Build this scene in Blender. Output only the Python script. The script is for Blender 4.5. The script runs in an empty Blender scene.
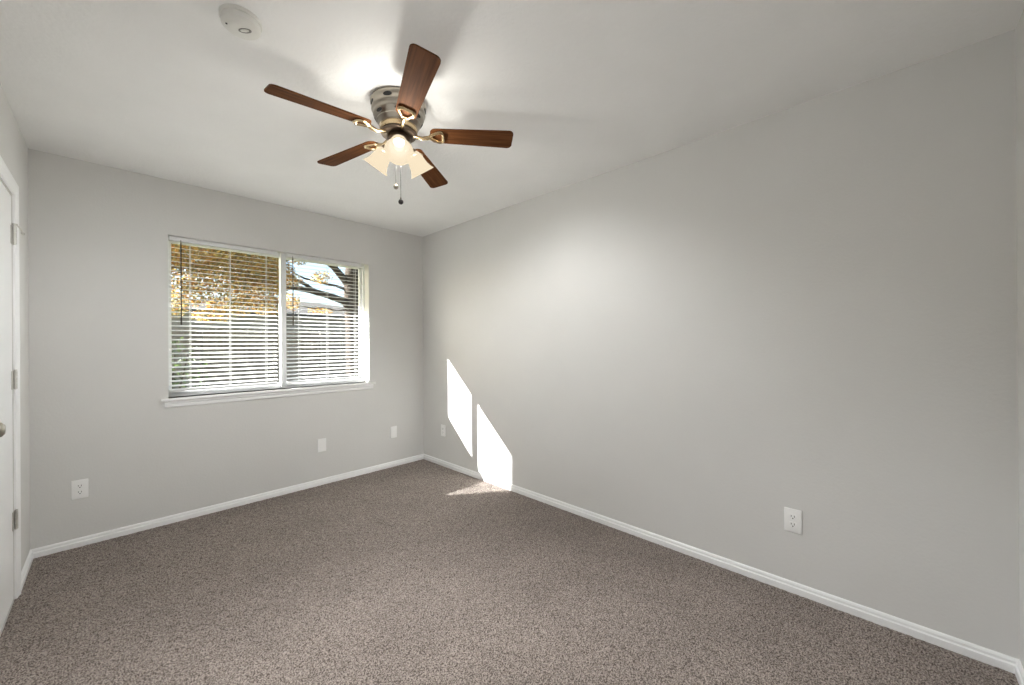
import bpy, bmesh, math, random
import numpy as np
from mathutils import Vector, Matrix

random.seed(7)
rng = np.random.default_rng(7)
scene = bpy.context.scene
COL = scene.collection
R = math.radians

# ------------------------------------------------------------------ camera
W, L, H = 2.728, 4.026, 2.44          # room width (X), depth (Y), height (Z)
YAW, PITCH, ROLL = 0.80216, 0.00046, -0.0062
F_PX = 387.1
Fv = Vector((math.sin(YAW) * math.cos(PITCH), math.cos(YAW) * math.cos(PITCH), math.sin(PITCH)))
Rv = Vector((math.cos(YAW), -math.sin(YAW), 0))
Uv = Rv.cross(Fv)
R2 = Rv * math.cos(ROLL) + Uv * math.sin(ROLL)
U2 = Uv * math.cos(ROLL) - Rv * math.sin(ROLL)
cam_data = bpy.data.cameras.new("camera")
cam = bpy.data.objects.new("camera", cam_data)
COL.objects.link(cam)
m = Matrix.Identity(4)
for i in range(3):
    m[i][0], m[i][1], m[i][2] = R2[i], U2[i], -Fv[i]
m[0][3], m[1][3], m[2][3] = 0.3421, 0.3575, 1.2611
cam.matrix_world = m
cam_data.sensor_width = 36
cam_data.lens = F_PX * 36 / 1024
cam_data.shift_y = 0.00056
cam_data.clip_start = 0.02
scene.camera = cam

# ------------------------------------------------------------------ light and exposure
SUN_STRENGTH, SKY_STRENGTH, BULB_WATT = 12.0, 0.085, (41.0, 12.5, 14.5)
scene.view_settings.view_transform = 'Standard'
scene.view_settings.look = 'None'
scene.view_settings.gamma = 1
scene.view_settings.use_curve_mapping = False
scene.view_settings.exposure = 2.2
scene.cycles.use_denoising = True
scene.cycles.max_bounces = 14
scene.cycles.diffuse_bounces = 8
scene.cycles.transparent_max_bounces = 24

SUN_DIR = Vector((1.0, -0.715, -0.647)).normalized()      # direction the sunlight travels
world = bpy.data.worlds.new("sky")
scene.world = world
world.use_nodes = True
wn, wl = world.node_tree.nodes, world.node_tree.links
wn.clear()
sky = wn.new('ShaderNodeTexSky')
sky.sky_type = 'NISHITA'
sky.sun_disc = False
sky.sun_elevation = math.asin(-SUN_DIR.z)
sky.sun_rotation = math.atan2(-SUN_DIR.x, -SUN_DIR.y)
sky.air_density = 1.0
sky.dust_density = 1.2
bg = wn.new('ShaderNodeBackground')
bg.inputs[1].default_value = SKY_STRENGTH
wo = wn.new('ShaderNodeOutputWorld')
wl.new(sky.outputs[0], bg.inputs[0])
wl.new(bg.outputs[0], wo.inputs[0])
sun_data = bpy.data.lights.new("sun", 'SUN')
sun_data.energy = SUN_STRENGTH
sun_data.angle = R(0.53)
sun_data.color = (1.0, 0.965, 0.92)
sun = bpy.data.objects.new("sun", sun_data)
sun.rotation_euler = SUN_DIR.to_track_quat('-Z', 'Y').to_euler()
sun.location = (-6, 14, 9)
COL.objects.link(sun)


# ------------------------------------------------------------------ materials
def new_mat(name):
    mt = bpy.data.materials.new(name)
    mt.use_nodes = True
    nt = mt.node_tree
    return mt, nt.nodes, nt.links, nt.nodes['Principled BSDF']


def paint(name, col, rough=0.5, metal=0.0, var=0.04, scale=6.0, bump=0.0, bscale=200.0, spec=0.5, bdist=0.002):
    mt, n, l, b = new_mat(name)
    tc = n.new('ShaderNodeTexCoord')
    nz = n.new('ShaderNodeTexNoise')
    nz.inputs['Scale'].default_value = scale
    nz.inputs['Detail'].default_value = 4
    rp = n.new('ShaderNodeValToRGB')
    rp.color_ramp.elements[0].position = 0.3
    rp.color_ramp.elements[1].position = 0.7
    rp.color_ramp.elements[0].color = [c * (1 - var) for c in col] + [1]
    rp.color_ramp.elements[1].color = [min(1, c * (1 + var)) for c in col] + [1]
    l.new(tc.outputs['Object'], nz.inputs['Vector'])
    l.new(nz.outputs['Fac'], rp.inputs['Fac'])
    l.new(rp.outputs['Color'], b.inputs['Base Color'])
    b.inputs['Roughness'].default_value = rough
    b.inputs['Metallic'].default_value = metal
    b.inputs['Specular IOR Level'].default_value = spec
    if bump:
        n2 = n.new('ShaderNodeTexNoise')
        n2.inputs['Scale'].default_value = bscale
        n2.inputs['Detail'].default_value = 3
        bp = n.new('ShaderNodeBump')
        bp.inputs['Strength'].default_value = bump
        bp.inputs['Distance'].default_value = bdist
        l.new(tc.outputs['Object'], n2.inputs['Vector'])
        l.new(n2.outputs['Fac'], bp.inputs['Height'])
        l.new(bp.outputs['Normal'], b.inputs['Normal'])
    return mt


M_WALL = paint("wall_paint", (0.695, 0.690, 0.676), 0.75, var=0.012, scale=3, bump=0.35, bscale=90, spec=0.25)
M_CEIL = paint("ceiling_paint", (0.86, 0.86, 0.855), 0.85, var=0.015, scale=4, bump=0.6, bscale=55, spec=0.2, bdist=0.003)
M_TRIM = paint("white_trim_paint", (0.89, 0.895, 0.90), 0.35, var=0.01, scale=5)
M_VINYL = paint("white_vinyl", (0.82, 0.83, 0.84), 0.35, var=0.01, scale=8)
M_SLAT = paint("white_slat", (0.80, 0.80, 0.79), 0.4, var=0.015, scale=9)
M_CORD = paint("white_cord", (0.80, 0.80, 0.78), 0.8, var=0.03, scale=60)
M_WAND = paint("dark_wand", (0.030, 0.022, 0.016), 0.25, var=0.1, scale=30)  # near-black brown over the whole wand
M_PLATE = paint("white_plate_plastic", (0.90, 0.90, 0.895), 0.3, var=0.01, scale=20)
M_DARK = paint("dark_recess", (0.02, 0.02, 0.02), 0.7, var=0.1, scale=50)
M_RECESS_SHADE = paint("painted_recess_shade", (0.20, 0.195, 0.185), 0.6, var=0.05, scale=50)
M_DETECT = paint("off_white_plastic", (0.72, 0.715, 0.68), 0.45, var=0.015, scale=20)
M_NICKEL = paint("satin_nickel", (0.38, 0.345, 0.295), 0.33, 1.0, var=0.05, scale=25)
M_BRASS = paint("antique_brass", (0.60, 0.46, 0.28), 0.25, 1.0, var=0.08, scale=25)
M_BRONZE = paint("dark_bronze", (0.16, 0.12, 0.09), 0.3, 1.0, var=0.12, scale=25)
M_HINGE = paint("brushed_hinge", (0.66, 0.65, 0.62), 0.5, 1.0, var=0.05, scale=40)
M_FOB = paint("dark_fob", (0.035, 0.03, 0.03), 0.3, 0.4, var=0.1, scale=40)
M_BARK = paint("bark", (0.048, 0.038, 0.031), 0.95, var=0.35, scale=9, bump=0.8, bscale=22, bdist=0.03, spec=0.1)
M_BRICK = paint("tan_siding", (0.36, 0.31, 0.26), 0.9, var=0.08, scale=3)
M_SOFFIT = paint("soffit_paint", (0.62, 0.60, 0.56), 0.7, var=0.02, scale=3)
M_ROOF = paint("roof_shingle", (0.075, 0.070, 0.066), 0.95, var=0.25, scale=7, bump=0.6, bscale=18, bdist=0.02, spec=0.1)
M_GRASS = paint("dry_lawn", (0.17, 0.17, 0.075), 0.95, var=0.35, scale=5, bump=0.6, bscale=40, bdist=0.03, spec=0.1)
M_SIDING = paint("pale_siding", (0.20, 0.197, 0.19), 0.85, var=0.04, scale=2)


def fence_mat():
    mt, n, l, b = new_mat("weathered_boards")
    tc = n.new('ShaderNodeTexCoord')
    mp = n.new('ShaderNodeMapping')
    mp.inputs['Scale'].default_value = (9, 9, 0.7)
    nz = n.new('ShaderNodeTexNoise')
    nz.inputs['Scale'].default_value = 2.2
    nz.inputs['Detail'].default_value = 6
    rp = n.new('ShaderNodeValToRGB')
    rp.color_ramp.elements[0].position = 0.25
    rp.color_ramp.elements[1].position = 0.75
    rp.color_ramp.elements[0].color = (0.13, 0.115, 0.10, 1)
    rp.color_ramp.elements[1].color = (0.24, 0.22, 0.20, 1)
    l.new(tc.outputs['Object'], mp.inputs['Vector'])
    l.new(mp.outputs['Vector'], nz.inputs['Vector'])
    l.new(nz.outputs['Fac'], rp.inputs['Fac'])
    l.new(rp.outputs['Color'], b.inputs['Base Color'])
    b.inputs['Roughness'].default_value = 0.9
    return mt


M_FENCE = fence_mat()


def carpet_mat():
    mt, n, l, b = new_mat("taupe_carpet")
    tc = n.new('ShaderNodeTexCoord')
    n1 = n.new('ShaderNodeTexNoise')
    n1.inputs['Scale'].default_value = 190
    n1.inputs['Detail'].default_value = 3
    r1 = n.new('ShaderNodeValToRGB')
    r1.color_ramp.elements[0].position = 0.39
    r1.color_ramp.elements[1].position = 0.61
    r1.color_ramp.elements[0].color = (0.085, 0.067, 0.057, 1)
    r1.color_ramp.elements[1].color = (0.375, 0.322, 0.290, 1)
    n2 = n.new('ShaderNodeTexNoise')
    n2.inputs['Scale'].default_value = 3.5
    n2.inputs['Detail'].default_value = 5
    r2 = n.new('ShaderNodeValToRGB')
    r2.color_ramp.elements[0].position = 0.3
    r2.color_ramp.elements[1].position = 0.7
    r2.color_ramp.elements[0].color = (0.90, 0.90, 0.90, 1)
    r2.color_ramp.elements[1].color = (1.06, 1.06, 1.06, 1)
    mx = n.new('ShaderNodeMix')
    mx.data_type = 'RGBA'
    mx.blend_type = 'MULTIPLY'
    mx.inputs['Factor'].default_value = 1
    l.new(tc.outputs['Object'], n1.inputs['Vector'])
    l.new(tc.outputs['Object'], n2.inputs['Vector'])
    l.new(n1.outputs['Fac'], r1.inputs['Fac'])
    l.new(n2.outputs['Fac'], r2.inputs['Fac'])
    l.new(r1.outputs['Color'], mx.inputs['A'])
    l.new(r2.outputs['Color'], mx.inputs['B'])
    l.new(mx.outputs['Result'], b.inputs['Base Color'])
    b.inputs['Roughness'].default_value = 1.0
    b.inputs['Specular IOR Level'].default_value = 0.05
    b.inputs['Sheen Weight'].default_value = 0.15
    return mt


M_CARPET = carpet_mat()


def wood_mat():
    mt, n, l, b = new_mat("walnut_blade")
    tc = n.new('ShaderNodeTexCoord')
    mp = n.new('ShaderNodeMapping')
    mp.inputs['Scale'].default_value = (3, 60, 60)
    nz = n.new('ShaderNodeTexNoise')
    nz.inputs['Scale'].default_value = 1.6
    nz.inputs['Detail'].default_value = 5
    rp = n.new('ShaderNodeValToRGB')
    rp.color_ramp.elements[0].position = 0.3
    rp.color_ramp.elements[1].position = 0.72
    rp.color_ramp.elements[0].color = (0.075, 0.027, 0.010, 1)
    rp.color_ramp.elements[1].color = (0.150, 0.058, 0.021, 1)
    l.new(tc.outputs['Object'], mp.inputs['Vector'])
    l.new(mp.outputs['Vector'], nz.inputs['Vector'])
    l.new(nz.outputs['Fac'], rp.inputs['Fac'])
    l.new(rp.outputs['Color'], b.inputs['Base Color'])
    b.inputs['Roughness'].default_value = 0.6
    b.inputs['Specular IOR Level'].default_value = 0.04
    return mt


M_WOOD = wood_mat()


def glass_mat():
    mt, n, l, b = new_mat("window_glass")
    n.remove(b)
    out = n['Material Output']
    tr = n.new('ShaderNodeBsdfTransparent')
    tr.inputs[0].default_value = (0.96, 0.975, 0.975, 1)
    gl = n.new('ShaderNodeBsdfGlossy')
    gl.inputs['Roughness'].default_value = 0.02
    lw = n.new('ShaderNodeLayerWeight')
    lw.inputs['Blend'].default_value = 0.5
    pw = n.new('ShaderNodeMath')
    pw.operation = 'POWER'
    pw.inputs[1].default_value = 5
    fr = n.new('ShaderNodeMapRange')
    fr.inputs['To Min'].default_value = 0.02
    fr.inputs['To Max'].default_value = 0.6
    l.new(lw.outputs['Facing'], pw.inputs[0])
    l.new(pw.outputs[0], fr.inputs['Value'])
    mx = n.new('ShaderNodeMixShader')
    l.new(fr.outputs[0], mx.inputs[0])
    l.new(tr.outputs[0], mx.inputs[1])
    l.new(gl.outputs[0], mx.inputs[2])
    l.new(mx.outputs[0], out.inputs['Surface'])
    return mt


M_GLASS = glass_mat()


def shade_mat(name, emit, col, see):
    """lit frosted lamp glass: glows, lets part of the bulb light straight through"""
    mt, n, l, b = new_mat(name)
    out = n['Material Output']
    tc = n.new('ShaderNodeTexCoord')
    nz = n.new('ShaderNodeTexNoise')
    nz.inputs['Scale'].default_value = 30
    rp = n.new('ShaderNodeValToRGB')
    rp.color_ramp.elements[0].color = [c * 0.94 for c in col] + [1]
    rp.color_ramp.elements[1].color = list(col) + [1]
    l.new(tc.outputs['Object'], nz.inputs['Vector'])
    l.new(nz.outputs['Fac'], rp.inputs['Fac'])
    b.inputs['Base Color'].default_value = (0.0001, 0.0001, 0.0001, 1)
    b.inputs['Roughness'].default_value = 0.55
    b.inputs['Specular IOR Level'].default_value = 0.0
    l.new(rp.outputs['Color'], b.inputs['Emission Color'])
    b.inputs['Emission Strength'].default_value = emit
    tr = n.new('ShaderNodeBsdfTransparent')
    tr.inputs[0].default_value = (1.0, 0.985, 0.95, 1)
    mx = n.new('ShaderNodeMixShader')
    mx.inputs[0].default_value = see
    l.new(b.outputs[0], mx.inputs[1])
    l.new(tr.outputs[0], mx.inputs[2])
    l.new(mx.outputs[0], out.inputs['Surface'])
    return mt


M_SHADE = shade_mat("lit_frosted_glass", 0.215, (1.0, 0.84, 0.60), 0.18)
M_BULB = shade_mat("lit_bulb_glass", 0.35, (1.0, 0.90, 0.70), 0.8)


def leaf_mat(name, col):
    mt, n, l, b = new_mat(name)
    out = n['Material Output']
    tc = n.new('ShaderNodeTexCoord')
    nz = n.new('ShaderNodeTexNoise')
    nz.inputs['Scale'].default_value = 7
    rp = n.new('ShaderNodeValToRGB')
    rp.color_ramp.elements[0].position = 0.3
    rp.color_ramp.elements[1].position = 0.7
    rp.color_ramp.elements[0].color = [c * 0.7 for c in col] + [1]
    rp.color_ramp.elements[1].color = [min(1, c * 1.2) for c in col] + [1]
    l.new(tc.outputs['Object'], nz.inputs['Vector'])
    l.new(nz.outputs['Fac'], rp.inputs['Fac'])
    l.new(rp.outputs['Color'], b.inputs['Base Color'])
    b.inputs['Roughness'].default_value = 0.6
    tl = n.new('ShaderNodeBsdfTranslucent')
    l.new(rp.outputs['Color'], tl.inputs['Color'])
    mx = n.new('ShaderNodeMixShader')
    mx.inputs[0].default_value = 0.45
    l.new(b.outputs[0], mx.inputs[1])
    l.new(tl.outputs[0], mx.inputs[2])
    l.new(mx.outputs[0], out.inputs['Surface'])
    return mt


M_LEAVES = [leaf_mat("golden_leaf", (0.50, 0.30, 0.075)), leaf_mat("amber_leaf", (0.38, 0.18, 0.045)),
            leaf_mat("pale_gold_leaf", (0.55, 0.40, 0.13)), leaf_mat("olive_leaf", (0.20, 0.185, 0.075))]
M_GREEN = [leaf_mat("green_leaf", (0.075, 0.11, 0.035)), leaf_mat("dark_green_leaf", (0.04, 0.065, 0.025))]


# ------------------------------------------------------------------ mesh helpers
def obj(name, bm, mats, parent=None, smooth=False, loc=None):
    me = bpy.data.meshes.new(name)
    bm.normal_update()
    bm.to_mesh(me)
    bm.free()
    if not isinstance(mats, (list, tuple)):
        mats = [mats]
    for mt in mats:
        me.materials.append(mt)
    if smooth:
        for p in me.polygons:
            p.use_smooth = True
        try:
            me.set_sharp_from_angle(angle=R(40))
        except Exception:
            pass
    o = bpy.data.objects.new(name, me)
    COL.objects.link(o)
    if parent:
        o.parent = parent
    if loc is not None:
        o.location = loc
    return o


def thing(name, label, cat, loc=(0, 0, 0), rot=(0, 0, 0), group=None):
    o = bpy.data.objects.new(name, None)
    o.empty_display_size = 0.1
    COL.objects.link(o)
    o.location = loc
    o.rotation_euler = rot
    o['label'], o['category'] = label, cat
    if group:
        o['group'] = group
    return o


def struct(o):
    o['kind'] = 'structure'
    return o


def box(bm, a, b, mat=0, mtx=None):
    """axis box from corner a to corner b"""
    v = []
    for x in (a[0], b[0]):
        for y in (a[1], b[1]):
            for z in (a[2], b[2]):
                p = Vector((x, y, z))
                v.append(bm.verts.new(mtx @ p if mtx else p))
    fs = []
    for q in ((0, 1, 3, 2), (4, 6, 7, 5), (0, 4, 5, 1), (2, 3, 7, 6), (0, 2, 6, 4), (1, 5, 7, 3)):
        f = bm.faces.new([v[i] for i in q])
        f.material_index = mat
        fs.append(f)
    return v, fs


def bevel_all(bm, w, seg=2):
    bmesh.ops.bevel(bm, geom=list(bm.edges), offset=w, segments=seg, affect='EDGES', profile=0.5)


def bbox(a, b, w=0.002, seg=2):
    bm = bmesh.new()
    box(bm, a, b)
    bmesh.ops.recalc_face_normals(bm, faces=bm.faces)
    bevel_all(bm, w, seg)
    return bm


def lathe(bm, prof, n=48, mtx=None, mat=0, close=True):
    """revolve (r, z) profile around Z"""
    rings = []
    for r, z in prof:
        if r < 1e-6:
            p = Vector((0, 0, z))
            rings.append([bm.verts.new(mtx @ p if mtx else p)])
        else:
            ring = []
            for k in range(n):
                a = 2 * math.pi * k / n
                p = Vector((r * math.cos(a), r * math.sin(a), z))
                ring.append(bm.verts.new(mtx @ p if mtx else p))
            rings.append(ring)
    for A, B in zip(rings, rings[1:]):
        for k in range(n):
            k2 = (k + 1) % n
            if len(A) == 1 and len(B) == 1:
                continue
            if len(A) == 1:
                f = bm.faces.new((A[0], B[k], B[k2]))
            elif len(B) == 1:
                f = bm.faces.new((A[k], B[0], A[k2]))
            else:
                f = bm.faces.new((A[k], B[k], B[k2], A[k2]))
            f.material_index = mat
    return bm


def tube(bm, pts, rad, n=10, mat=0, cap=True):
    """tube along points with radius (number or list)"""
    pts = [Vector(p) for p in pts]
    if not isinstance(rad, (list, tuple)):
        rad = [rad] * len(pts)
    rings = []
    up = Vector((0, 0, 1))
    for i, p in enumerate(pts):
        d = (pts[min(i + 1, len(pts) - 1)] - pts[max(i - 1, 0)]).normalized()
        ref = up if abs(d.dot(up)) < 0.95 else Vector((1, 0, 0))
        s = d.cross(ref).normalized()
        t = s.cross(d).normalized()
        rings.append([bm.verts.new(p + rad[i] * (math.cos(2 * math.pi * k / n) * s + math.sin(2 * math.pi * k / n) * t)) for k in range(n)])
    for A, B in zip(rings, rings[1:]):
        for k in range(n):
            f = bm.faces.new((A[k], A[(k + 1) % n], B[(k + 1) % n], B[k]))
            f.material_index = mat
    if cap:
        for rg in (rings[0], rings[-1]):
            f = bm.faces.new(rg)
            f.material_index = mat
    bmesh.ops.recalc_face_normals(bm, faces=bm.faces)
    return bm


def prism(bm, prof, axis_a, axis_b, ext_a, ext_b, mat=0):
    """sweep a closed 2-D profile: prof points (u, v) -> ext_a(u,v) and ext_b(u,v) end positions"""
    A = [bm.verts.new(ext_a(u, v)) for u, v in prof]
    B = [bm.verts.new(ext_b(u, v)) for u, v in prof]
    n = len(prof)
    for k in range(n):
        f = bm.faces.new((A[k], A[(k + 1) % n], B[(k + 1) % n], B[k]))
        f.material_index = mat
    bm.faces.new(A)
    bm.faces.new(B)
    bmesh.ops.recalc_face_normals(bm, faces=bm.faces)


# ------------------------------------------------------------------ room shell
T = 0.150                                     # outer wall thickness
WX0, WX1, WZ0, WZ1 = 0.622, 2.108, 0.885, 2.05    # window opening
bm = bmesh.new()
box(bm, (-0.12, L, -0.05), (WX0, L + T, H + 0.1))
box(bm, (WX1, L, -0.05), (W + 0.12, L + T, H + 0.1))
box(bm, (WX0, L, -0.05), (WX1, L + T, WZ0))
box(bm, (WX0, L, WZ1), (WX1, L + T, H + 0.1))
struct(obj('wall_back', bm, M_WALL))
bm = bmesh.new()
box(bm, (W, -0.12, -0.05), (W + 0.12, L, H + 0.1))
struct(obj('wall_right', bm, M_WALL))
bm = bmesh.new()
box(bm, (0.0, -0.12, -0.05), (W, 0, H + 0.1))
struct(obj('wall_front', bm, M_WALL))
DY0, DY1, DZ = 2.65, 3.485, 2.012              # closet door opening on the left wall
bm = bmesh.new()
box(bm, (-0.14, -0.12, -0.05), (-0.06, L, H + 0.1))
box(bm, (-0.06, -0.12, -0.05), (0, DY0, H + 0.1))
box(bm, (-0.06, DY1, -0.05), (0, L, H + 0.1))
box(bm, (-0.06, DY0, DZ), (0, DY1, H + 0.1))
box(bm, (-0.06, DY0, -0.05), (0, DY1, -0.006))
struct(obj('wall_left', bm, M_WALL))
bm = bmesh.new()
box(bm, (0, 0, H), (W, L, H + 0.1))
struct(obj('ceiling', bm, M_CEIL))


# carpeted floor: a solid slab whose top is a fine tufted surface
def carpet():
    step = 0.0065
    nx, ny = int(W / step) + 1, int(L / step) + 1
    xs, ys = np.linspace(0, W, nx), np.linspace(0, L, ny)
    X, Y = np.meshgrid(xs, ys)
    Z = rng.random((ny, nx))
    Z = (Z + 0.5 * np.roll(Z, 1, 0) + 0.5 * np.roll(Z, 1, 1)) / 2
    Z = -0.0110 + 0.0150 * Z
    big = np.zeros((ny, nx))
    for _ in range(26):
        a, ph, fr = rng.random() * math.pi, rng.random() * 6.28, 6 + 26 * rng.random()
        big += np.sin((X * math.cos(a) + Y * math.sin(a)) * fr + ph) / fr
    Z += big * 0.0014
    edge = np.clip((np.minimum(np.minimum(X, W - X), np.minimum(Y, L - Y)) - 0.012) / 0.03, 0, 1)
    Z = -0.003 + (Z + 0.003) * (0.25 + 0.75 * edge)
    X[:, 1:-1] += (rng.random((ny, nx - 2)) - 0.5) * step * 0.9
    Y[1:-1, :] += (rng.random((ny - 2, nx)) - 0.5) * step * 0.9
    co = np.stack([X, Y, Z], -1).reshape(-1, 3)
    idx = np.arange(nx * ny).reshape(ny, nx)
    q = np.stack([idx[:-1, :-1], idx[:-1, 1:], idx[1:, 1:], idx[1:, :-1]], -1).reshape(-1, 4)
    # slab under the pile
    base = len(co)
    low = np.array([(0, 0, -0.05), (W, 0, -0.05), (W, L, -0.05), (0, L, -0.05),
                    (0, 0, -0.013), (W, 0, -0.013), (W, L, -0.013), (0, L, -0.013)])
    bq = np.array([(0, 3, 2, 1), (0, 1, 5, 4), (1, 2, 6, 5), (2, 3, 7, 6), (3, 0, 4, 7), (4, 5, 6, 7)]) + base
    co = np.concatenate([co, low])
    q = np.concatenate([q, bq])
    me = bpy.data.meshes.new('floor')
    me.vertices.add(len(co))
    me.vertices.foreach_set('co', co.ravel())
    me.loops.add(q.size)
    me.loops.foreach_set('vertex_index', q.ravel().astype(np.int32))
    me.polygons.add(len(q))
    me.polygons.foreach_set('loop_start', (np.arange(len(q)) * 4).astype(np.int32))
    me.update(calc_edges=True)
    me.materials.append(M_CARPET)
    o = bpy.data.objects.new('floor', me)
    COL.objects.link(o)
    return struct(o)


carpet()

# baseboards: stepped profile (distance from wall u, height v)
BB = [(0, -0.012), (0.0135, -0.012), (0.0135, 0.026), (0.0115, 0.0285), (0.0085, 0.031), (0.0085, 0.041), (0.006, 0.0465), (0.0028, 0.05), (0, 0.051)]


def baseboard(name, fa, fb):
    bm = bmesh.new()
    prism(bm, BB, None, None, fa, fb)
    return struct(obj(name, bm, M_TRIM))


baseboard('baseboard_back', lambda u, v: (u, L - u, v), lambda u, v: (W - u, L - u, v))
baseboard('baseboard_right', lambda u, v: (W - u, L - u, v), lambda u, v: (W - u, u, v))
baseboard('baseboard_front', lambda u, v: (W - u, u, v), lambda u, v: (u, u, v))
baseboard('baseboard_left', lambda u, v: (u, L - u, v), lambda u, v: (u, DY1 + 0.068, v))
bm = bmesh.new()
prism(bm, BB, None, None, lambda u, v: (u, DY0 - 0.068, v), lambda u, v: (u, u, v))
struct(obj('baseboard_near', bm, M_TRIM))

# ------------------------------------------------------------------ closet door on the left wall
CAS = [(0, 0), (0.058, 0), (0.058, 0.0145), (0.046, 0.016), (0.040, 0.0135), (0.016, 0.0095), (0.010, 0.010), (0.003, 0.0085), (0, 0.006)]  # (from inner edge, off the wall)
bm = bmesh.new()
e0, e1, ez = DY0 - 0.008, DY1 + 0.008, DZ + 0.008
prism(bm, CAS, None, None, lambda u, v: (v, e1 + u, -0.01), lambda u, v: (v, e1 + u, ez + u))
prism(bm, CAS, None, None, lambda u, v: (v, e0 - u, -0.01), lambda u, v: (v, e0 - u, ez + u))
prism(bm, CAS, None, None, lambda u, v: (v, e0 - u, ez + u), lambda u, v: (v, e1 + u, ez + u))
struct(obj('trim_1', bm, M_TRIM))


def make_door():
    y0, y1, z0, z1, t = DY0 + 0.003, DY1 - 0.003, 0.006, DZ - 0.003, 0.035
    xf = -0.002
    bm = bmesh.new()
    box(bm, (xf - t, y0, z0), (xf, y1, z1))
    bmesh.ops.recalc_face_normals(bm, faces=bm.faces)
    bevel_all(bm, 0.002, 2)
    d = struct(obj('door_1', bm, M_TRIM))
    for hz in (1.815, 1.093, 0.395):
        bm = bmesh.new()
        box(bm, (-0.002, y1 - 0.028, hz - 0.045), (0.0012, y1 + 0.001, hz + 0.045))
        box(bm, (-0.002, y1 + 0.002, hz - 0.045), (0.0065, y1 + 0.016, hz + 0.045))
        for k in range(3):
            za = hz - 0.045 + k * 0.030
            tube(bm, [(0.0075, y1 + 0.002, za + 0.0012), (0.0075, y1 + 0.002, za + 0.0288)], 0.0065, 12)
        tube(bm, [(0.0075, y1 + 0.002, hz - 0.047), (0.0075, y1 + 0.002, hz + 0.052)], 0.0032, 10)
        tube(bm, [(0.0075, y1 + 0.002, hz + 0.046), (0.0075, y1 + 0.002, hz + 0.052)], 0.0058, 10)
        obj('hinge', bm, M_HINGE, d, True)
    # knob with its rose
    bm = bmesh.new()
    mt = Matrix.Translation((xf, y0 + 0.062, 0.952)) @ Matrix.Rotation(R(90), 4, 'Y')
    lathe(bm, [(0, 0), (0.032, 0), (0.032, 0.003), (0.027, 0.008), (0.012, 0.011), (0.011, 0.026), (0.016, 0.033),
               (0.026, 0.040), (0.0285, 0.050), (0.026, 0.060), (0.017, 0.067), (0, 0.068)], 32, mt)
    obj('door_knob', bm, M_NICKEL, d, True)
    # hinge-pin door stop on the top hinge
    bm = bmesh.new()
    hz = 1.815 + 0.055
    tube(bm, [(0.008, y1 + 0.002, hz), (0.016, y1 + 0.03, hz - 0.002), (0.022, y1 + 0.055, hz - 0.012), (0.024, y1 + 0.085, hz - 0.022), (0.022, y1 + 0.115, hz - 0.020)], 0.003, 8)
    lathe(bm, [(0, 0), (0.007, 0), (0.007, 0.008), (0, 0.008)], 14, Matrix.Translation((0.022, y1 + 0.115, hz - 0.020)) @ Matrix.Rotation(R(-90), 4, 'X'))
    lathe(bm, [(0, -0.004), (0.010, -0.004), (0.010, 0.003), (0, 0.003)], 14, Matrix.Translation((0.0075, y1 + 0.002, hz)))
    obj('door_stop', bm, M_HINGE, d, True)
    return d


make_door()

# ------------------------------------------------------------------ window
XM = 1.3685                                    # centre of the meeting stile
YF = L + 0.095                                 # room face of the vinyl frame


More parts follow.
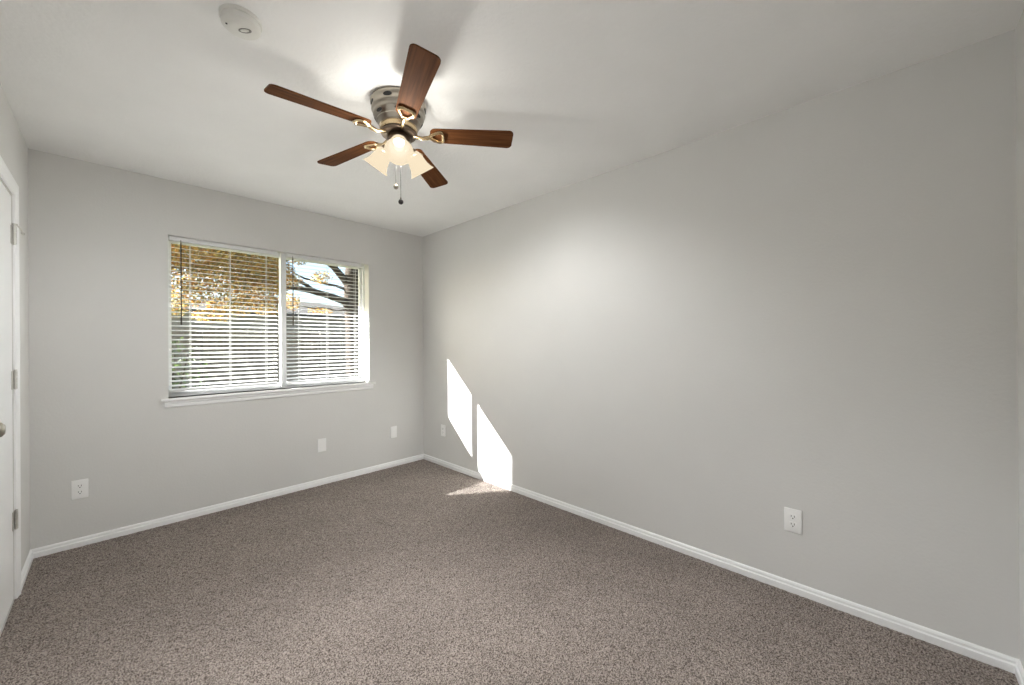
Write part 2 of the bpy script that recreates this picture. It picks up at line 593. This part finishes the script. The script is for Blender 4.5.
def make_window():
    bm = bmesh.new()
    fw = 0.012
    for a, b in (((WX0, YF, WZ0), (WX0 + fw, YF + 0.055, WZ1)), ((WX1 - fw, YF, WZ0), (WX1, YF + 0.055, WZ1)),
                 ((WX0 + fw, YF, WZ1 - 0.022), (WX1 - fw, YF + 0.055, WZ1)), ((WX0 + fw, YF, WZ0), (WX1 - fw, YF + 0.055, WZ0 + 0.035))):
        box(bm, a, b)
    win = struct(obj('window_1', bm, M_VINYL))
    z0, z1 = WZ0 + 0.035, WZ1 - 0.022
    # sliding sash (left, nearer the room) and fixed sash (right)
    for name, xa, xb, ya in (('sash', WX0 + fw, XM + 0.012, YF + 0.008), ('sash', XM - 0.006, WX1 - fw, YF + 0.032)):
        bm = bmesh.new()
        sw, sd = 0.014, 0.022
        for a, b in (((xa, ya, z0), (xa + sw, ya + sd, z1)), ((xb - sw - 0.012, ya, z0), (xb, ya + sd, z1)),
                     ((xa + sw, ya, z1 - sw), (xb - sw, ya + sd, z1)), ((xa + sw, ya, z0), (xb - sw, ya + sd, z0 + sw))):
            box(bm, a, b)
        s = obj(name, bm, M_VINYL, win)
        bm = bmesh.new()
        box(bm, (xa + sw - 0.004, ya + 0.009, z0 + sw - 0.004), (xb - sw + 0.004, ya + 0.013, z1 - sw + 0.004))
        obj('glass_pane', bm, M_GLASS, s)
    # meeting stile post on the room side
    bm = bmesh.new()
    box(bm, (XM - 0.013, L + 0.070, WZ0), (XM + 0.027, YF + 0.007, WZ1))
    bmesh.ops.recalc_face_normals(bm, faces=bm.faces)
    obj('meeting_stile', bm, M_VINYL, win)
    # stool with rounded nose and horns, apron under it
    bm = bmesh.new()
    pr = [(WX0 - 0.04, L + 0.0), (WX0 - 0.04, L - 0.026), (WX1 + 0.055, L - 0.026), (WX1 + 0.055, L), (WX1, L), (WX1, YF), (WX0, YF), (WX0, L)]
    prism(bm, pr, None, None, lambda u, v: (u, v, WZ0 - 0.021), lambda u, v: (u, v, WZ0))
    bmesh.ops.bevel(bm, geom=[e for e in bm.edges if all(v.co.y < L - 0.02 for v in e.verts)], offset=0.006, segments=3, affect='EDGES', profile=0.5)
    obj('window_sill', bm, M_TRIM, win)
    bm = bmesh.new()
    ap = [(0, 0), (0.016, 0), (0.016, -0.012), (0.011, -0.020), (0.011, -0.038), (0.006, -0.046), (0, -0.048)]
    prism(bm, ap, None, None, lambda u, v: (WX0 - 0.022, L - u, WZ0 - 0.021 + v), lambda u, v: (WX1 + 0.035, L - u, WZ0 - 0.021 + v))
    obj('apron', bm, M_TRIM, win)
    return win


make_window()


# ------------------------------------------------------------------ blinds
def make_blind(label, x0, x1, ladders, wand_x, wand_bottom):
    yc = L + 0.060
    t = thing('window_blind', label, 'window blind', ((x0 + x1) / 2, yc, WZ1), group='white blinds in the window')
    ox, oy, oz = (x0 + x1) / 2, yc, WZ1
    def P(bm):
        bmesh.ops.translate(bm, verts=bm.verts, vec=(-ox, -oy, -oz))
        return bm
    obj('head_rail', P(bbox((x0, yc - 0.02, WZ1 - 0.030), (x1, yc + 0.02, WZ1 - 0.001), 0.003)), M_VINYL, t)
    bm = bmesh.new()
    w, pitch, tau = 0.036, 0.0335, R(15)
    top, bot = WZ1 - 0.044, WZ0 + 0.075
    n = int((top - bot) / pitch) + 1
    for k in range(n):
        zc = top - k * pitch
        A, B = [], []
        for j in range(7):
            s = -0.5 + j / 6
            crown = 0.0012 * (1 - (2 * s) ** 2)
            dy, dz = s * w, crown
            yy = yc + dy * math.cos(tau) - dz * math.sin(tau)
            zz = zc + dy * math.sin(tau) + dz * math.cos(tau)
            A.append((yy, zz))
        up = [(y_, z_ + 0.0007) for y_, z_ in A]
        ring = A + up[::-1]
        va = [bm.verts.new((x0 + 0.002, y_, z_)) for y_, z_ in ring]
        vb = [bm.verts.new((x1 - 0.002, y_, z_)) for y_, z_ in ring]
        m_ = len(ring)
        for i in range(m_):
            bm.faces.new((va[i], va[(i + 1) % m_], vb[(i + 1) % m_], vb[i]))
        bm.faces.new(va)
        bm.faces.new(vb)
    bmesh.ops.recalc_face_normals(bm, faces=bm.faces)
    obj('slats', P(bm), M_SLAT, t)
    zb = top - n * pitch + 0.004
    obj('bottom_rail', P(bbox((x0, yc - 0.018, zb - 0.011), (x1, yc + 0.018, zb + 0.006), 0.004)), M_VINYL, t)
    for lx in ladders:
        bm = bmesh.new()
        for dy in (-0.0195, 0.0195):
            box(bm, (lx - 0.0010, yc + dy - 0.0005, zb), (lx + 0.0010, yc + dy + 0.0005, WZ1 - 0.03))
        tube(bm, [(lx + 0.006, yc, zb), (lx + 0.006, yc, WZ1 - 0.03)], 0.0009, 6)
        obj('ladder_cord', P(bm), M_CORD, t)
    bm = bmesh.new()
    yw = yc - 0.031
    tube(bm, [(wand_x, yc - 0.018, WZ1 - 0.020), (wand_x, yw, WZ1 - 0.026), (wand_x, yw, WZ1 - 0.045)], 0.002, 6)
    tube(bm, [(wand_x, yw, WZ1 - 0.040), (wand_x, yw, wand_bottom + 0.05)], 0.0042, 6)
    tube(bm, [(wand_x, yw, wand_bottom + 0.05), (wand_x, yw, wand_bottom)], [0.0055, 0.005], 8)
    obj('tilt_wand', P(bm), M_WAND, t)
    return t


make_blind('white horizontal blind left of the window post, in front of golden leaves', 0.632, 1.3235, (0.749, 0.993, 1.242), 0.696, 1.41)
make_blind('white horizontal blind right of the window post, in front of the bare trunk', 1.390, 2.052, (1.495, 1.733, 1.995), 1.437, 1.43)


# ------------------------------------------------------------------ wall plates
def plate(name, label, cat, loc, rotz, kind):
    """built facing +Y at the wall plane, then turned"""
    t = thing(name, label, cat, loc, (0, 0, rotz), 'white wall plates')
    obj('cover_plate', bbox((-0.0365, 0.0, -0.059), (0.0365, 0.0065, 0.059), 0.003, 3), M_PLATE, t, True)
    if kind == 'duplex':
        for s in (1, -1):
            bm = bmesh.new()
            prof = []
            for k in range(24):
                a = 2 * math.pi * k / 24
                prof.append((0.0172 * math.cos(a), max(-0.0135, min(0.0135, 0.0172 * math.sin(a)))))
            prism(bm, prof, None, None, lambda u, v: (u, 0.004, v + s * 0.0195), lambda u, v: (u, 0.0085, v + s * 0.0195))
            o = obj('socket', bm, M_PLATE, t)
            bm = bmesh.new()
            zc = s * 0.0195
            box(bm, (-0.0078, 0.0080, zc - 0.001), (-0.0052, 0.0090, zc + 0.008))
            box(bm, (0.0052, 0.0080, zc), (0.0076, 0.0090, zc + 0.0075))
            tube(bm, [(0, 0.008, zc - 0.0072), (0, 0.0090, zc - 0.0072)], 0.0029, 10)
            obj('slot', bm, M_DARK, o)
        bm = bmesh.new()
        lathe(bm, [(0, 0.0008), (0.0034, 0), (0.0034, -0.004)], 14, Matrix.Translation((0, 0.0078, 0)) @ Matrix.Rotation(R(-90), 4, 'X'))
        obj('screw', bm, M_PLATE, t, True)
    elif kind == 'blank':
        for s in (1, -1):
            bm = bmesh.new()
            lathe(bm, [(0, 0.0008), (0.0034, 0), (0.0034, -0.004)], 14, Matrix.Translation((0, 0.0068, s * 0.042)) @ Matrix.Rotation(R(-90), 4, 'X'))
            obj('screw', bm, M_PLATE, t, True)
    elif kind == 'jack':
        bm = bmesh.new()
        lathe(bm, [(0, 0.010), (0.0025, 0.010), (0.0045, 0.0095), (0.0048, 0), (0.0075, 0), (0.0075, -0.003)], 12, Matrix.Translation((0, 0.0065, 0)) @ Matrix.Rotation(R(-90), 4, 'X'))
        obj('jack', bm, M_NICKEL, t, True)
        for s in (1, -1):
            bm = bmesh.new()
            lathe(bm, [(0, 0.0008), (0.0034, 0), (0.0034, -0.004)], 14, Matrix.Translation((0, 0.0068, s * 0.042)) @ Matrix.Rotation(R(-90), 4, 'X'))
            obj('screw', bm, M_PLATE, t, True)
    return t


plate('power_outlet', 'white duplex power outlet low on the window wall, nearest the closet door', 'power outlet', (0.199, L, 0.357), math.pi, 'duplex')
plate('wall_plate', 'white blank wall plate low under the right part of the window', 'wall plate', (1.657, L, 0.353), math.pi, 'blank')
plate('wall_plate', 'white wall plate on the window wall, right of the window near the corner', 'wall plate', (2.364, L, 0.351), math.pi, 'blank')
plate('power_outlet', 'small white power outlet left of the sun patch on the long right wall', 'power outlet', (W, 3.66, 0.362), math.pi / 2, 'duplex')
plate('power_outlet', 'white duplex power outlet at the near end of the long right wall', 'power outlet', (W, 0.70, 0.359), math.pi / 2, 'duplex')

# ------------------------------------------------------------------ smoke detector
t = thing('smoke_detector', 'round off-white smoke detector on the ceiling', 'smoke detector', (0.667, 2.022, H))
bm = bmesh.new()
lathe(bm, [(0, 0), (0.072, 0), (0.072, -0.012), (0.070, -0.014), (0, -0.014)], 48)
obj('mounting_plate', bm, M_DETECT, t, True)
bm = bmesh.new()
lathe(bm, [(0.066, -0.013), (0.068, -0.016), (0.066, -0.030), (0.058, -0.036), (0.030, -0.039), (0, -0.0395)], 48)
body = obj('cover', bm, M_DETECT, t, True)
def oval(bm, cx_, cy_, a_, b_, z0, z1, ang):
    mt = Matrix.Translation((cx_, cy_, 0)) @ Matrix.Rotation(ang, 4, 'Z')
    prism(bm, [(a_ * math.cos(2 * math.pi * q / 28), b_ * math.sin(2 * math.pi * q / 28)) for q in range(28)], None, None,
          lambda u, v: mt @ Vector((u, v, z0)), lambda u, v: mt @ Vector((u, v, z1)))
bm = bmesh.new()
oval(bm, 0.012, -0.006, 0.025, 0.0125, -0.0385, -0.0402, R(-44))
obj('button_shade', bm, M_RECESS_SHADE, body)  # flat grey oval, the shadow ring around the button put in as colour
bm = bmesh.new()
oval(bm, 0.010, -0.008, 0.017, 0.0075, -0.0390, -0.0425, R(-44))
bmesh.ops.bevel(bm, geom=[e for e in bm.edges if all(v.co.z < -0.042 for v in e.verts)], offset=0.001, segments=2, affect='EDGES')
obj('test_button', bm, M_DETECT, t, True)
bm = bmesh.new()
lathe(bm, [(0, -0.0392), (0.0035, -0.0388), (0.0040, -0.035)], 12, Matrix.Translation((-0.047, 0.006, 0)))
obj('indicator', bm, M_DARK, t, True)
t.location = (0.672, 2.030, H)
t.scale = (0.90, 0.90, 1.0)


# ------------------------------------------------------------------ ceiling fan
def make_fan():
    cx, cy = 1.325, 2.070
    fan = thing('ceiling_fan', 'five-blade flush ceiling fan with walnut blades and three lit glass shades', 'ceiling fan', (cx, cy, H))
    Z = lambda z: z - H
    # motor housing with stepped bands
    bm = bmesh.new()
    prof = [(0, 2.44), (0.128, 2.44), (0.132, 2.432), (0.132, 2.424), (0.128, 2.418), (0.127, 2.400), (0.1275, 2.392), (0.1225, 2.385), (0.119, 2.378),
            (0.1205, 2.371), (0.117, 2.364), (0.107, 2.350), (0.103, 2.345), (0.104, 2.339), (0.100, 2.333), (0.094, 2.326), (0.092, 2.318), (0.0, 2.318)]
    lathe(bm, [(r, Z(z)) for r, z in prof], 64)
    mh = obj('motor_housing', bm, M_NICKEL, fan, True)
    for zz, rr, n, w, h, ph in ((2.409, 0.128, 7, 0.021, 0.0095, 0.2), (2.3555, 0.1125, 7, 0.019, 0.0075, 0.6)):
        for k in range(n):
            bm = bmesh.new()
            a = 2 * math.pi * k / n + ph
            tilt = 0 if rr > 0.12 else R(32)
            mt = Matrix.Translation((0, 0, Z(zz))) @ Matrix.Rotation(a, 4, 'Z') @ Matrix.Translation((rr, 0, 0)) @ Matrix.Rotation(tilt, 4, 'Y') @ Matrix.Rotation(R(90), 4, 'Y')
            ring = [mt @ Vector((h * math.sin(q), w * math.cos(q), 0.0008)) for q in [2 * math.pi * i / 20 for i in range(20)]]
            ring2 = [mt @ Vector((h * math.sin(q), w * math.cos(q), -0.004)) for q in [2 * math.pi * i / 20 for i in range(20)]]
            va, vb = [bm.verts.new(p) for p in ring], [bm.verts.new(p) for p in ring2]
            for i in range(20):
                bm.faces.new((va[i], vb[i], vb[(i + 1) % 20], va[(i + 1) % 20]))
            bm.faces.new(va)
            bm.faces.new(vb)
            bmesh.ops.recalc_face_normals(bm, faces=bm.faces)
            obj('vent_slot', bm, M_DARK, mh)
    # brass band, flywheel, switch housing
    bm = bmesh.new()
    lathe(bm, [(r, Z(z)) for r, z in [(0, 2.319), (0.088, 2.319), (0.0885, 2.300), (0.085, 2.296), (0, 2.296)]], 48)
    obj('brass_band', bm, M_BRASS, fan, True)
    bm = bmesh.new()
    lathe(bm, [(r, Z(z)) for r, z in [(0, 2.297), (0.078, 2.297), (0.084, 2.292), (0.084, 2.284), (0.078, 2.279), (0.060, 2.277), (0, 2.277)]], 48)
    obj('flywheel', bm, M_BRONZE, fan, True)
    bm = bmesh.new()
    lathe(bm, [(r, Z(z)) for r, z in [(0, 2.278), (0.052, 2.278), (0.056, 2.272), (0.056, 2.240), (0.050, 2.226), (0.034, 2.216), (0.030, 2.205), (0.012, 2.198), (0, 2.197)]], 40)
    obj('switch_housing', bm, M_BRONZE, fan, True)
    # blades
    zb = 2.288
    for k, (dang, drop) in enumerate(BLADES):
        a = R(32.8 + 72 * k + dang)
        base = Matrix.Translation((0, 0, Z(zb))) @ Matrix.Rotation(a, 4, 'Z')
        bladeM = base @ Matrix.Rotation(drop, 4, 'Y') @ Matrix.Rotation(R(-12), 4, 'X')
        r0, r1 = 0.150, 0.562
        w0, w1 = 0.046, 0.059
        out = []
        def corner(cx_, cy_, rad, q0, q1, n=7):
            for i in range(n):
                q = q0 + (q1 - q0) * i / (n - 1)
                out.append((cx_ + rad * math.cos(q), cy_ + rad * math.sin(q)))
        c1, c0 = 0.024, 0.030
        corner(r1 - c1, w1 - c1, c1, math.pi / 2, 0.12)
        corner(r1 - c1, -w1 + c1, c1, -0.12, -math.pi / 2)
        corner(r0 + c0, -w0 + c0, c0, -math.pi / 2, -math.pi)
        corner(r0 + c0, w0 - c0, c0, math.pi, math.pi / 2)
        bm = bmesh.new()
        va = [bm.verts.new((x, y, 0.0)) for x, y in out]
        vb = [bm.verts.new((x, y, 0.006)) for x, y in out]
        n = len(out)
        for i in range(n):
            bm.faces.new((va[i], va[(i + 1) % n], vb[(i + 1) % n], vb[i]))
        bm.faces.new(va)
        bm.faces.new(vb)
        bmesh.ops.recalc_face_normals(bm, faces=bm.faces)
        bl = obj('blade', bm, M_WOOD, fan)
        bl.matrix_local = bladeM
        # blade bracket: curved arm from the flywheel to a triangular loop under the blade root
        bm = bmesh.new()
        arm = [(0.072, 0, -0.006), (0.092, 0, -0.012), (0.112, 0, -0.016), (0.134, 0, -0.013), (0.152, 0, -0.008)]
        tube(bm, arm, [0.0105, 0.009, 0.0085, 0.010, 0.010], 10)
        loop = []
        for i in range(29):
            q = 2 * math.pi * i / 28
            rr = 0.031 + 0.0055 * math.cos(3 * q)
            loop.append((0.186 - rr * math.cos(q) * 1.02, rr * math.sin(q) * 0.98, -0.0055))
        tube(bm, loop, 0.0078, 8, cap=False)
        box(bm, (0.150, -0.010, -0.010), (0.162, 0.010, -0.0005))
        br = obj('blade_bracket', bm, M_BRASS, bl, True)
    # three lamps
    for k in range(3):
        a = R(-119.9 + 120 * k)
        tl = R(LAMP_TILT)
        dirv = Vector((math.cos(a) * math.sin(tl), math.sin(a) * math.sin(tl), -math.cos(tl)))
        root = Vector((math.cos(a) * 0.040, math.sin(a) * 0.040, Z(2.248)))
        neck = Vector((math.cos(a) * 0.068, math.sin(a) * 0.068, Z(2.226)))
        rotm = dirv.to_track_quat('Z', 'Y').to_matrix().to_4x4()
        mt = Matrix.Translation(neck) @ rotm
        bm = bmesh.new()
        tube(bm, [root, root.lerp(neck, 0.6) + Vector((0, 0, 0.003)), neck], 0.010, 12)
        lathe(bm, [(0, -0.012), (0.018, -0.010), (0.026, 0.0), (0.027, 0.018), (0.024, 0.020), (0, 0.020)], 28, mt)
        obj('lamp_socket', bm, M_BRONZE, fan, True)
        prof = [(0.026, 0.006), (0.030, 0.010), (0.036, 0.020), (0.0405, 0.036), (0.0435, 0.056), (0.048, 0.076), (0.0555, 0.094), (0.0655, 0.108),
                (0.064, 0.109), (0.0535, 0.0955), (0.046, 0.077), (0.0415, 0.057), (0.0385, 0.037), (0.034, 0.021), (0.028, 0.012), (0.026, 0.006)]
        bm = bmesh.new()
        lathe(bm, prof, 40, mt)
        bmesh.ops.recalc_face_normals(bm, faces=bm.faces)
        sh = obj('lamp_shade', bm, M_SHADE, fan, True)
        bm = bmesh.new()
        lathe(bm, [(0.011, 0.020), (0.012, 0.030), (0.018, 0.040), (0.0225, 0.054), (0.0205, 0.067), (0.012, 0.076), (0, 0.0785)], 24, mt)
        obj('light_bulb', bm, M_BULB, fan, True)
        ld = bpy.data.lights.new('bulb_light', 'POINT')
        ld.energy = BULB_WATT[k]
        ld.color = (0.945, 0.97, 1.0)
        ld.shadow_soft_size = 0.02
        lo = bpy.data.objects.new('bulb_light', ld)
        COL.objects.link(lo)
        lo.parent = fan
        lo.location = mt @ Vector((0, 0, 0.047))
    # pull chains
    for (px, py, zt, zbm, metal, fob) in ((-0.012, 0.010, 2.205, 2.031, M_NICKEL, 0), (0.006, -0.004, 2.200, 1.958, M_FOB, 1)):
        bm = bmesh.new()
        tube(bm, [(px, py, Z(zt)), (px, py, Z(zbm))], 0.0011, 6)
        for i in range(int((zt - zbm) / 0.007)):
            bmesh.ops.create_icosphere(bm, subdivisions=1, radius=0.0017, matrix=Matrix.Translation((px, py, Z(zt) - 0.0035 - i * 0.007)))
        c = obj('pull_chain', bm, M_FOB, fan, True)
        bm = bmesh.new()
        lathe(bm, [(0, 0.022), (0.003, 0.021), (0.0035, 0.013), (0.009, 0.009), (0.0125, 0), (0.011, -0.007), (0.006, -0.0115), (0, -0.013)], 20, Matrix.Translation((px, py, Z(zbm))))
        o = obj('chain_fob', bm, metal, c, True)
        o['label'] = 'dark chain fob' if fob else 'silver chain fob'
    return fan


LAMP_TILT = 37
BLADES = [(1.0, R(3.2)), (0.6, R(2.3)), (1.5, R(3.0)), (1.3, R(-2.7)), (1.5, R(-1.0))]   # small set of each blade: turn, droop
make_fan()

# ------------------------------------------------------------------ outdoors
GZ = -0.20
bm = bmesh.new()
box(bm, (-30, L + T, GZ - 0.2), (40, 60, GZ))
struct(obj('ground', bm, M_GRASS))
# eave over the window
bm = bmesh.new()
EY, EZ = 4.90, 2.300
box(bm, (-2.5, L + T, EZ + 0.02), (6.0, EY - 0.025, EZ + 0.035))
box(bm, (-2.5, EY - 0.025, EZ), (6.0, EY, EZ + 0.15))
for x0 in (-2.5,):
    v = [bm.verts.new(p) for p in ((-2.5, EY + 0.03, EZ + 0.15), (6, EY + 0.03, EZ + 0.15), (6, L, EZ + 0.62), (-2.5, L, EZ + 0.62),
                                   (-2.5, EY + 0.03, EZ + 0.17), (6, EY + 0.03, EZ + 0.17), (6, L, EZ + 0.64), (-2.5, L, EZ + 0.64))]
    for q in ((0, 1, 2, 3), (7, 6, 5, 4), (0, 4, 5, 1), (1, 5, 6, 2), (2, 6, 7, 3), (3, 7, 4, 0)):
        bm.faces.new([v[i] for i in q])
bmesh.ops.recalc_face_normals(bm, faces=bm.faces)
struct(obj('trim_2', bm, M_SOFFIT))

# fence
FY = 11.2
fence = thing('wooden_fence', 'weathered grey board fence across the yard outside the window', 'fence', (3.0, FY, GZ))
bm = bmesh.new()
x = -6.0
while x < 13:
    hgt = 1.83 + random.uniform(-0.012, 0.012)
    wv = 0.138
    p = [(x, 0), (x + wv, 0), (x + wv, hgt - 0.03), (x + wv - 0.03, hgt), (x + 0.03, hgt), (x, hgt - 0.03)]
    dy = random.uniform(-0.003, 0.003)
    prism(bm, [(a - 3.0, b) for a, b in p], None, None, lambda u, v: (u, dy, v), lambda u, v: (u, dy + 0.018, v))
    x += 0.145
obj('boards', bm, M_FENCE, fence)
for zr in (0.3, 0.95, 1.6):
    bm = bmesh.new()
    box(bm, (-9, -0.04, zr - 0.045), (10, -0.0035, zr + 0.045))
    obj('rail', bm, M_FENCE, fence)
for k in range(8):
    bm = bmesh.new()
    xx = -8.6 + k * 2.44
    box(bm, (xx, -0.13, 0), (xx + 0.09, -0.04, 1.8))
    obj('post', bm, M_FENCE, fence)


# neighbouring house beyond the fence
hx0, hx1, hy0, hy1 = 1.2, 10.5, 15.0, 23.0
house = thing('house', 'neighbouring house with a grey shingle roof beyond the fence', 'house', ((hx0 + hx1) / 2, hy0, GZ))
def HP(bm):
    bmesh.ops.translate(bm, verts=bm.verts, vec=(-(hx0 + hx1) / 2, -hy0, -GZ))
    return bm
bm = bmesh.new()
box(bm, (hx0, hy0, GZ), (hx1, hy1, GZ + 2.45))
obj('wall', HP(bm), M_SIDING, house)
bm = bmesh.new()
ez, rz, ov = GZ + 2.42, GZ + 3.35, 0.45
lo = [(hx0 - ov, hy0 - ov), (hx1 + ov, hy0 - ov), (hx1 + ov, hy1 + ov), (hx0 - ov, hy1 + ov)]
rg = [(hx0 + 2.2, (hy0 + hy1) / 2), (hx1 - 4.0, (hy0 + hy1) / 2)]
va = [bm.verts.new((x_, y_, ez)) for x_, y_ in lo]
vb = [bm.verts.new((x_, y_, ez + 0.12)) for x_, y_ in lo]
vr = [bm.verts.new((x_, y_, rz)) for x_, y_ in rg]
bm.faces.new(va)
for i in range(4):
    bm.faces.new((va[i], va[(i + 1) % 4], vb[(i + 1) % 4], vb[i]))
bm.faces.new((vb[0], vb[1], vr[1], vr[0]))
bm.faces.new((vb[1], vb[2], vr[1]))
bm.faces.new((vb[2], vb[3], vr[0], vr[1]))
bm.faces.new((vb[3], vb[0], vr[0]))
bmesh.ops.recalc_face_normals(bm, faces=bm.faces)
obj('roof', HP(bm), M_ROOF, house)


# autumn tree: trunk at the right, limbs reaching left into hanging golden foliage
def leaves(bm, clusters, per, size, nm, rnd):
    for (cx_, cy_, cz_, sx, sy, sz, bias) in clusters:
        for _ in range(int(per * sx * sy * sz / 0.06)):
            while True:
                p = Vector((rnd.uniform(-1, 1), rnd.uniform(-1, 1), rnd.uniform(-1, 1)))
                if p.length < 1:
                    break
            c = Vector((cx_ + p.x * sx, cy_ + p.y * sy, cz_ + p.z * sz))
            s = size * rnd.uniform(0.7, 1.35)
            n = Vector((rnd.gauss(0, 1), rnd.gauss(0, 1), rnd.gauss(0, 1) + 0.6)).normalized()
            t1 = n.orthogonal().normalized()
            t1 = Matrix.Rotation(rnd.uniform(0, 6.28), 3, n) @ t1
            t2 = n.cross(t1)
            vs = [bm.verts.new(c + q) for q in (-t1 * s * 0.5, t2 * s * 0.28 + n * s * 0.06 - t1 * s * 0.08, t1 * s * 0.55, -t2 * s * 0.28 + n * s * 0.06 - t1 * s * 0.08)]
            f = bm.faces.new(vs)
            r_ = rnd.random() + bias
            f.material_index = max(0, min(nm - 1, int(r_ * nm)))


TY = 10.0
tree = thing('autumn_tree', 'autumn tree with a thick forked trunk and golden leaves outside the window', 'tree', (4.56, TY, GZ))
def TP(bm):
    bmesh.ops.translate(bm, verts=bm.verts, vec=(-4.56, -TY, -GZ))
    return bm
bm = bmesh.new()
tube(bm, [(4.60, TY, GZ - 0.05), (4.60, TY, GZ + 0.25), (4.59, TY, 0.9), (4.57, TY, 1.6), (4.55, TY, 2.2), (4.53, TY, 2.75), (4.56, TY, 3.2), (4.66, TY + 0.05, 3.9), (4.8, TY + 0.1, 5.0)],
     [0.30, 0.215, 0.185, 0.18, 0.19, 0.18, 0.165, 0.13, 0.09], 18)
obj('trunk', TP(bm), M_BARK, tree, True)
limbs = [([(4.52, TY, 2.18), (4.30, TY - 0.05, 2.33), (3.9, TY - 0.15, 2.42), (3.45, TY - 0.2, 2.50), (3.02, TY - 0.3, 2.52), (2.4, TY - 0.5, 2.62), (1.6, TY - 0.8, 2.75)], [0.13, 0.09, 0.075, 0.065, 0.055, 0.045, 0.02]),
         ([(4.50, TY, 2.72), (4.30, TY, 2.92), (4.10, TY - 0.03, 3.12), (3.88, TY - 0.05, 3.28), (3.4, TY - 0.1, 3.55), (2.7, TY - 0.2, 3.9)], [0.12, 0.085, 0.075, 0.065, 0.055, 0.03]),
         ([(3.62, TY - 0.18, 2.47), (3.4, TY - 0.2, 2.62), (3.15, TY - 0.25, 2.70), (2.6, TY - 0.3, 2.9)], [0.05, 0.04, 0.035, 0.015]),
         ([(4.48, TY, 2.60), (4.2, TY + 0.1, 2.70), (3.85, TY + 0.15, 2.75), (3.5, TY + 0.2, 2.82), (3.2, TY + 0.2, 2.95)], [0.04, 0.03, 0.026, 0.022, 0.012]),
         ([(4.62, TY, 2.60), (4.8, TY, 2.75), (5.2, TY, 3.0), (5.9, TY, 3.5)], [0.09, 0.07, 0.06, 0.03]),
         ([(4.36, TY - 0.05, 2.12), (4.15, TY - 0.05, 2.06), (3.9, TY - 0.1, 2.13), (3.6, TY - 0.1, 2.10), (3.3, TY - 0.1, 2.14)], [0.022, 0.02, 0.017, 0.014, 0.008])]
for pts, rad in limbs:
    bm = bmesh.new()
    tube(bm, pts, rad, 12)
    obj('limb', TP(bm), M_BARK, tree, True)
rnd = random.Random(11)
cl = [(1.35, 9.0, 2.95, 0.75, 0.7, 0.40, 0), (2.15, 9.2, 2.85, 0.65, 0.7, 0.42, 0), (2.65, 9.5, 2.72, 0.45, 0.5, 0.42, 0), (0.75, 8.8, 2.75, 0.5, 0.6, 0.45, 0.1),
      (1.6, 9.0, 2.45, 0.6, 0.5, 0.28, 0.05), (2.35, 9.2, 2.32, 0.50, 0.45, 0.30, 0.0), (1.25, 8.8, 2.12, 0.30, 0.4, 0.22, 0.1), (1.9, 9.0, 2.0, 0.42, 0.4, 0.22, 0.15), (2.55, 9.3, 2.02, 0.32, 0.4, 0.18, 0.1),
      (1.0, 8.6, 1.86, 0.24, 0.3, 0.18, 0.2), (1.55, 8.8, 1.78, 0.30, 0.3, 0.14, 0.2), (3.12, 9.8, 2.66, 0.22, 0.3, 0.17, 0.1), (3.15, 9.9, 2.22, 0.16, 0.3, 0.20, 0.0), (3.78, 9.9, 2.84, 0.24, 0.25, 0.15, 0.0),
      (3.25, 9.9, 3.2, 0.3, 0.3, 0.14, 0.1), (1.5, 9.6, 3.5, 0.9, 0.8, 0.35, 0.5), (2.5, 9.8, 3.5, 0.7, 0.8, 0.28, 0.5), (3.8, 10, 2.06, 0.3, 0.2, 0.08, -0.2)]
bm = bmesh.new()
leaves(bm, cl, 1900, 0.050, 4, rnd)
obj('foliage', TP(bm), M_LEAVES, tree)

shrub = thing('shrub', 'green shrub in front of the fence at the left of the window view', 'shrub', (0.95, 8.7, GZ))
bm = bmesh.new()
leaves(bm, [(0, 0, 0.85, 0.55, 0.45, 0.85, 0), (-0.3, 0.1, 1.0, 0.45, 0.4, 0.9, 0.1)], 170, 0.07, 2, rnd)
obj('foliage', bm, M_GREEN, shrub)
for k in range(5):
    bm = bmesh.new()
    a = k * 1.26
    tube(bm, [(0.04 * math.cos(a), 0.04 * math.sin(a), 0), (0.14 * math.cos(a), 0.14 * math.sin(a), 0.6), (0.28 * math.cos(a), 0.26 * math.sin(a), 1.35)], [0.02, 0.015, 0.006], 8)
    obj('stem', bm, M_BARK, shrub, True)
